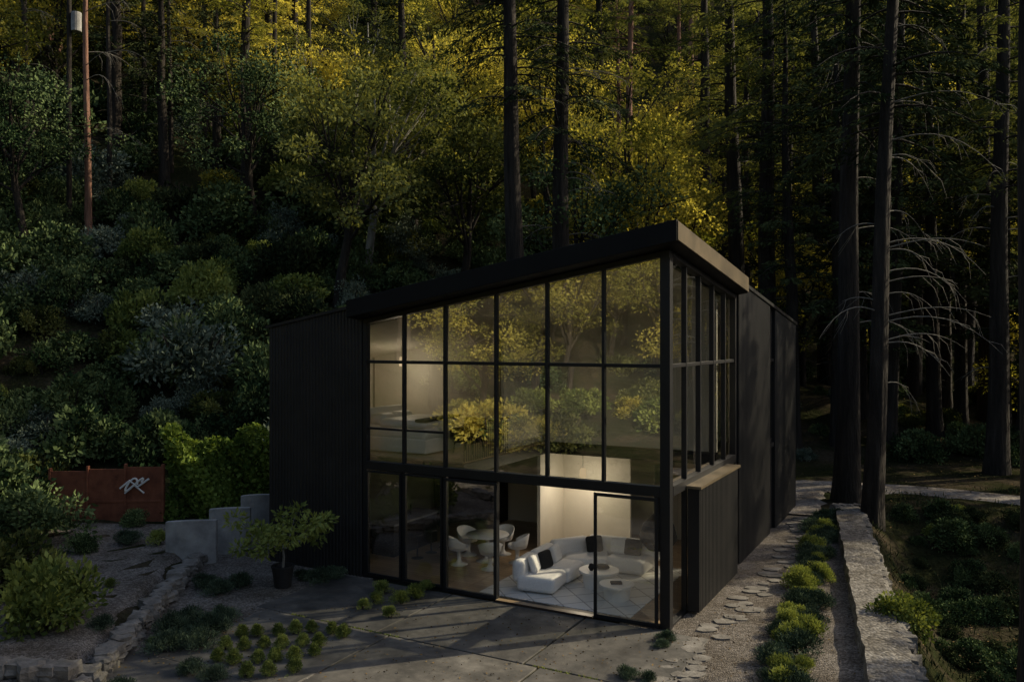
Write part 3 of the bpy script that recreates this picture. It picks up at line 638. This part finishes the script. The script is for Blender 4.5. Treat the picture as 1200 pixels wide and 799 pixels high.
for i in range(13):
    az=i*2.4; L=R.uniform(.5,1.15); e=np.array([math.cos(az)*L,math.sin(az)*L,.95+R.uniform(0,.85)]); m_=np.array([e[0]*.5,e[1]*.5,1.15]); mb.tube([(0,.02,.92),m_,e],[.018,.012,.005],4,0)
    clump(mb,e,.24,75,.17,.42,1,R.uniform(.3,.9),.8); clump(mb,m_+(e-m_)*.5,.2,35,.17,.42,1,R.uniform(.2,.7),.8)
mb.obj('crown',['barkpale','l_lime'],pc)
BALL=[shrub('l_lime',34,90,.15,.5,.95,.6,(.28,.38)),shrub('l_lav',34,110,.16,.2,.7,1.0,(.25,.38)),shrub('l_lime',32,100,.15,.25,.75,1.0,(.25,.38))]
def g0(X_,Y_,z=0): yy=(6.18-z)*958/(Y_-400); return ((X_-600)/958*yy,yy)
pts=[(283,742),(304,741),(325,740),(346,738),(367,737),(390,738),(264,757),(286,757),(308,756),(330,755),(352,753),(375,752),(402,743),(275,773),(300,773),(323,771),(348,769),(368,764),(290,790),(316,788),(342,784),(255,772)]
for (a,b) in pts:
    x,y=g0(a,b+6); s=R.uniform(.145,.175); inst('boxwood_shrub',BALL[0],(x+R.uniform(-.04,.04),y+R.uniform(-.04,.04),0.06),sc=(s,s,s*1.2))
for (a,b,s) in [(425,712,.22),(440,705,.26),(457,722,.24),(470,706,.3),(488,700,.34),(500,690,.25),(448,694,.3)]:
    x,y=g0(a,b+3); inst('santolina_shrub',BALL[2],(x,y,0.02),sc=s)
for (a,b,s) in [(205,745,.5),(225,735,.45),(245,745,.5),(262,730,.4),(235,760,.4),(195,765,.45),(280,690,.4),(255,698,.4),(240,690,.4),(375,683,.4),(392,678,.35),(355,680,.3),(225,790,.3),(250,798,.3)]:
    x,y=g0(a,b); inst('lavender_plant',BALL[1],(x,y,h(x,y)),sc=s)
for (a,b,s) in [(150,640,.45),(120,735,.3),(170,700,.25),(95,650,.5),(140,790,.3),(178,738,.2),(130,690,.22),(185,640,.4),(160,620,.5)]:
    x,y=g0(a,b,.36); inst('garden_plant',[BALL[1],BALL[2],SH[0]][R.integers(3)],(x,y,h(x,y)),sc=s)
x,y=g0(55,735,.36); inst('garden_bush',SHG[1],(x,y,h(x,y)-.1),sc=(1.25,1.25,1.5)); x,y=g0(5,700,.36); inst('garden_bush',SH[2],(x,y,h(x,y)),sc=1.5)
for (a,b,s) in [(40,640,1.5),(5,620,1.8),(110,560,1.3)]:
    x,y=g0(a,b,.36); inst('garden_bush',SH[0],(x,y,h(x,y)),sc=s)
# ------------------------------------------------------------ right side planting
row=empty('lavender_border')
for i in range(60):
    t=(i+.5)/60; cx=4.65+(11.0-4.65)*t; cy=14.2+(28.6-14.2)*t
    x=cx+R.uniform(-.38,.38); y=cy+R.uniform(-.3,.3)
    k=2 if R.random()<(.6 if (t<.25 or .3<t<.5) else .25) else 1
    inst('plant',BALL[k],(x,y,0),sc=R.uniform(.28,.5),parent=row)
for (a,b,s) in [(780,752,.25),(775,760,.2),(735,795,.25),(760,799,.2)]:
    x,y=g0(a,b); inst('garden_plant',BALL[1],(x,y,0),sc=s)
mb=MB()
for y in np.arange(5,29.0,.3):
    wx=wallx(y)
    for z in (-1.3,-1.05,-.8,-.55,-.3,-.05,.2):
        rock(mb,(wx+.04+R.uniform(-.04,.04),y+R.uniform(-.1,.1),z),np.array([.17,.19,.14])*R.uniform(.8,1.1))
for x in np.arange(wallx(29)-.7,wallx(29)+.1,.25):
    for z in (-.1,.1,.27): rock(mb,(x,29.05,z),np.array([.17,.15,.12]))
yy=np.linspace(5,29,60); v=[];
for y in yy:
    w_=wallx(y); zt=.36+.012*math.sin(y*3); j=.02*math.sin(y*7)+.02*math.sin(y*13)
    v+= [(w_-.80+j,y,-.05),(w_-.76+j,y,zt),(w_+.06+j,y,zt+.01),(w_+.08,y,-1.4)]
I=np.arange(240).reshape(60,4); mb.add(v,np.stack([I[:-1,:-1],I[:-1,1:],I[1:,1:],I[1:,:-1]],-1).reshape(-1,4),1)
mb.obj('stone_retaining_wall',['stone','walltop'])
mb=MB()
P=np.array([(2.9,14.6),(3.4,16.0),(5.0,18.4),(6.2,20.4),(7.9,23.3),(9.4,26.6),(9.9,28.5)])
for i in range(58):
    u=i/57*6; x=np.interp(u,range(7),P[:,0])+R.uniform(-.32,.32); y=np.interp(u,range(7),P[:,1])+R.uniform(-.15,.15)
    k=9; an=np.linspace(0,6.283,k,endpoint=False)+R.random(); r=R.uniform(.10,.25)*(1+.15*R.standard_normal(k))
    zt=.035+R.random()*.012
    ring=np.c_[x+r*np.cos(an)*1.25,y+r*np.sin(an)*.8]
    top=np.c_[ring,np.full(k,zt)]; bot=np.c_[ring,np.full(k,-.01)]; cc=[[x,y,zt+.004]]
    vv=np.concatenate([top,bot,cc]); q=[(k+j,k+(j+1)%k,(j+1)%k,j) for j in range(k)]
    mb.add(vv,q)
    mb.add(vv,[(2*k,j,(j+1)%k,(j+2)%k) for j in range(0,k-2,2)])
    mb.add(np.array([cc[0],top[k-1],top[0],(top[0]+cc[0])/2]),[(0,1,2,3)])
mb.obj('stepping_stones',['stone'])
mb=MB(); n=26000
gx=R.uniform(6.5,30,n); gy=R.uniform(9,34,n); ok=(gx>wallx(gy)+.35)&(np.sin(gx*.9+1)*np.cos(gy*.8)+R.standard_normal(n)*.5>-.3)&(np.abs(gy-(33.8-(gx-17)*.72))>1.3); gx=gx[ok];gy=gy[ok]; n=len(gx)
mb.leaves(np.c_[gx,gy,H(gx,gy)-.02],R.uniform(.10,.3,n),.14,np.c_[R.standard_normal(n)*.5,R.standard_normal(n)*.5,np.ones(n)],0,R.random(n)*.7)
mb.obj('grass',['l_dark'])
gc=empty('ground_cover')
for i in range(330):
    x=R.uniform(7.5,26);y=R.uniform(10,30)
    if x<wallx(y)+.9 or x>.63*y+4 : continue
    if abs(y-(33.8-(x-17)*.75))<1.8: continue
    inst('plant',[SH[0],SH[4],SHG[1],SH[5]][R.choice(4,p=[.3,.4,.03,.27])],(x,y,h(x,y)-.1),sc=R.uniform(.3,.75),parent=gc)
x,y=g0(1060,815,-1.4); inst('garden_bush',SHG[1],(x,y,h(x,y)),sc=.8)
x,y=g0(1120,640,-.8); inst('garden_bush',SH[0],(x,y,h(x,y)),sc=.9)
for i in range(50):
    y=R.uniform(40,64); x=R.uniform(14,.7*y); inst('understory_shrub',SH[R.integers(6)],(x,y,h(x,y)-.1),sc=R.uniform(.5,1.6),parent=gc)
n=2600; lx=R.uniform(-8,10,n); ly=R.uniform(10,19,n); rel=np.c_[lx-C[0],ly-C[1]]; lb=rel@vy; la=rel@ux; ok=(lb<-.3)|(la>.4); lx=lx[ok];ly=ly[ok];n=len(lx)
mb=MB(); mb.leaves(np.c_[lx,ly,np.full(n,.05)],R.uniform(.03,.07,n),.5,np.c_[R.standard_normal((n,2)),R.standard_normal(n)*.12],0,R.random(n)); 
n=5000; lx=R.uniform(9,34,n); ly=R.uniform(20,60,n); ok=lx>wallx(ly)+.3; lx=lx[ok];ly=ly[ok];n=len(lx)
mb.leaves(np.c_[lx,ly,H(lx,ly)+.05],R.uniform(.05,.16,n),.4,np.c_[R.standard_normal((n,2)),R.standard_normal(n)*.2],0,R.random(n)); mb.obj('fallen_leaves',['litter'])
mb=MB()
for k in range(34):
    if R.random()<.5: a=us[R.integers(1,3)]; b=R.uniform(-9,-5); aa=a+R.uniform(-.03,.03,50); bb=b+R.uniform(-.2,.2,50)
    else: b=vs[R.integers(1,3)]; a=R.uniform(-8,1); aa=a+R.uniform(-.2,.2,50); bb=b+R.uniform(-.03,.03,50)
    p=C+np.outer(aa,ux)+np.outer(bb,vy); mb.leaves(np.c_[p,np.full(50,.01)],R.uniform(.03,.07,50),.25,np.c_[R.standard_normal((50,2))*.5,np.ones(50)],0,R.random(50))
mb.obj('joint_grass',['l_lime'])
# ------------------------------------------------------------ light
Sd=Vector((.93,.30,0)).normalized(); el=math.radians(31)
sv=Vector((Sd.x*math.cos(el),Sd.y*math.cos(el),math.sin(el)))
sl=bpy.data.lights.new('sun','SUN'); sl.energy=5; sl.angle=math.radians(.5); sl.color=(1,.88,.64)
so=bpy.data.objects.new('sun',sl); COL.objects.link(so); so.rotation_euler=sv.to_track_quat('Z','Y').to_euler()
w=bpy.data.worlds.new('World'); scene.world=w; w.use_nodes=True; nt=w.node_tree
sk=nt.nodes.new('ShaderNodeTexSky'); sk.sky_type='NISHITA'; sk.sun_disc=False; sk.sun_elevation=el; sk.sun_rotation=math.atan2(Sd.x,Sd.y); sk.dust_density=3; sk.ozone_density=.5
bg=nt.nodes['Background']; bg.inputs[1].default_value=.15; nt.links.new(sk.outputs[0],bg.inputs[0])
cam=bpy.data.cameras.new('camera'); co=bpy.data.objects.new('camera',cam); COL.objects.link(co)
co.location=(0,0,6.18); co.rotation_euler=(math.radians(90),0,0); cam.lens=28.74; cam.sensor_width=36; cam.clip_end=2000; scene.camera=co
print('objects',len(bpy.data.objects))
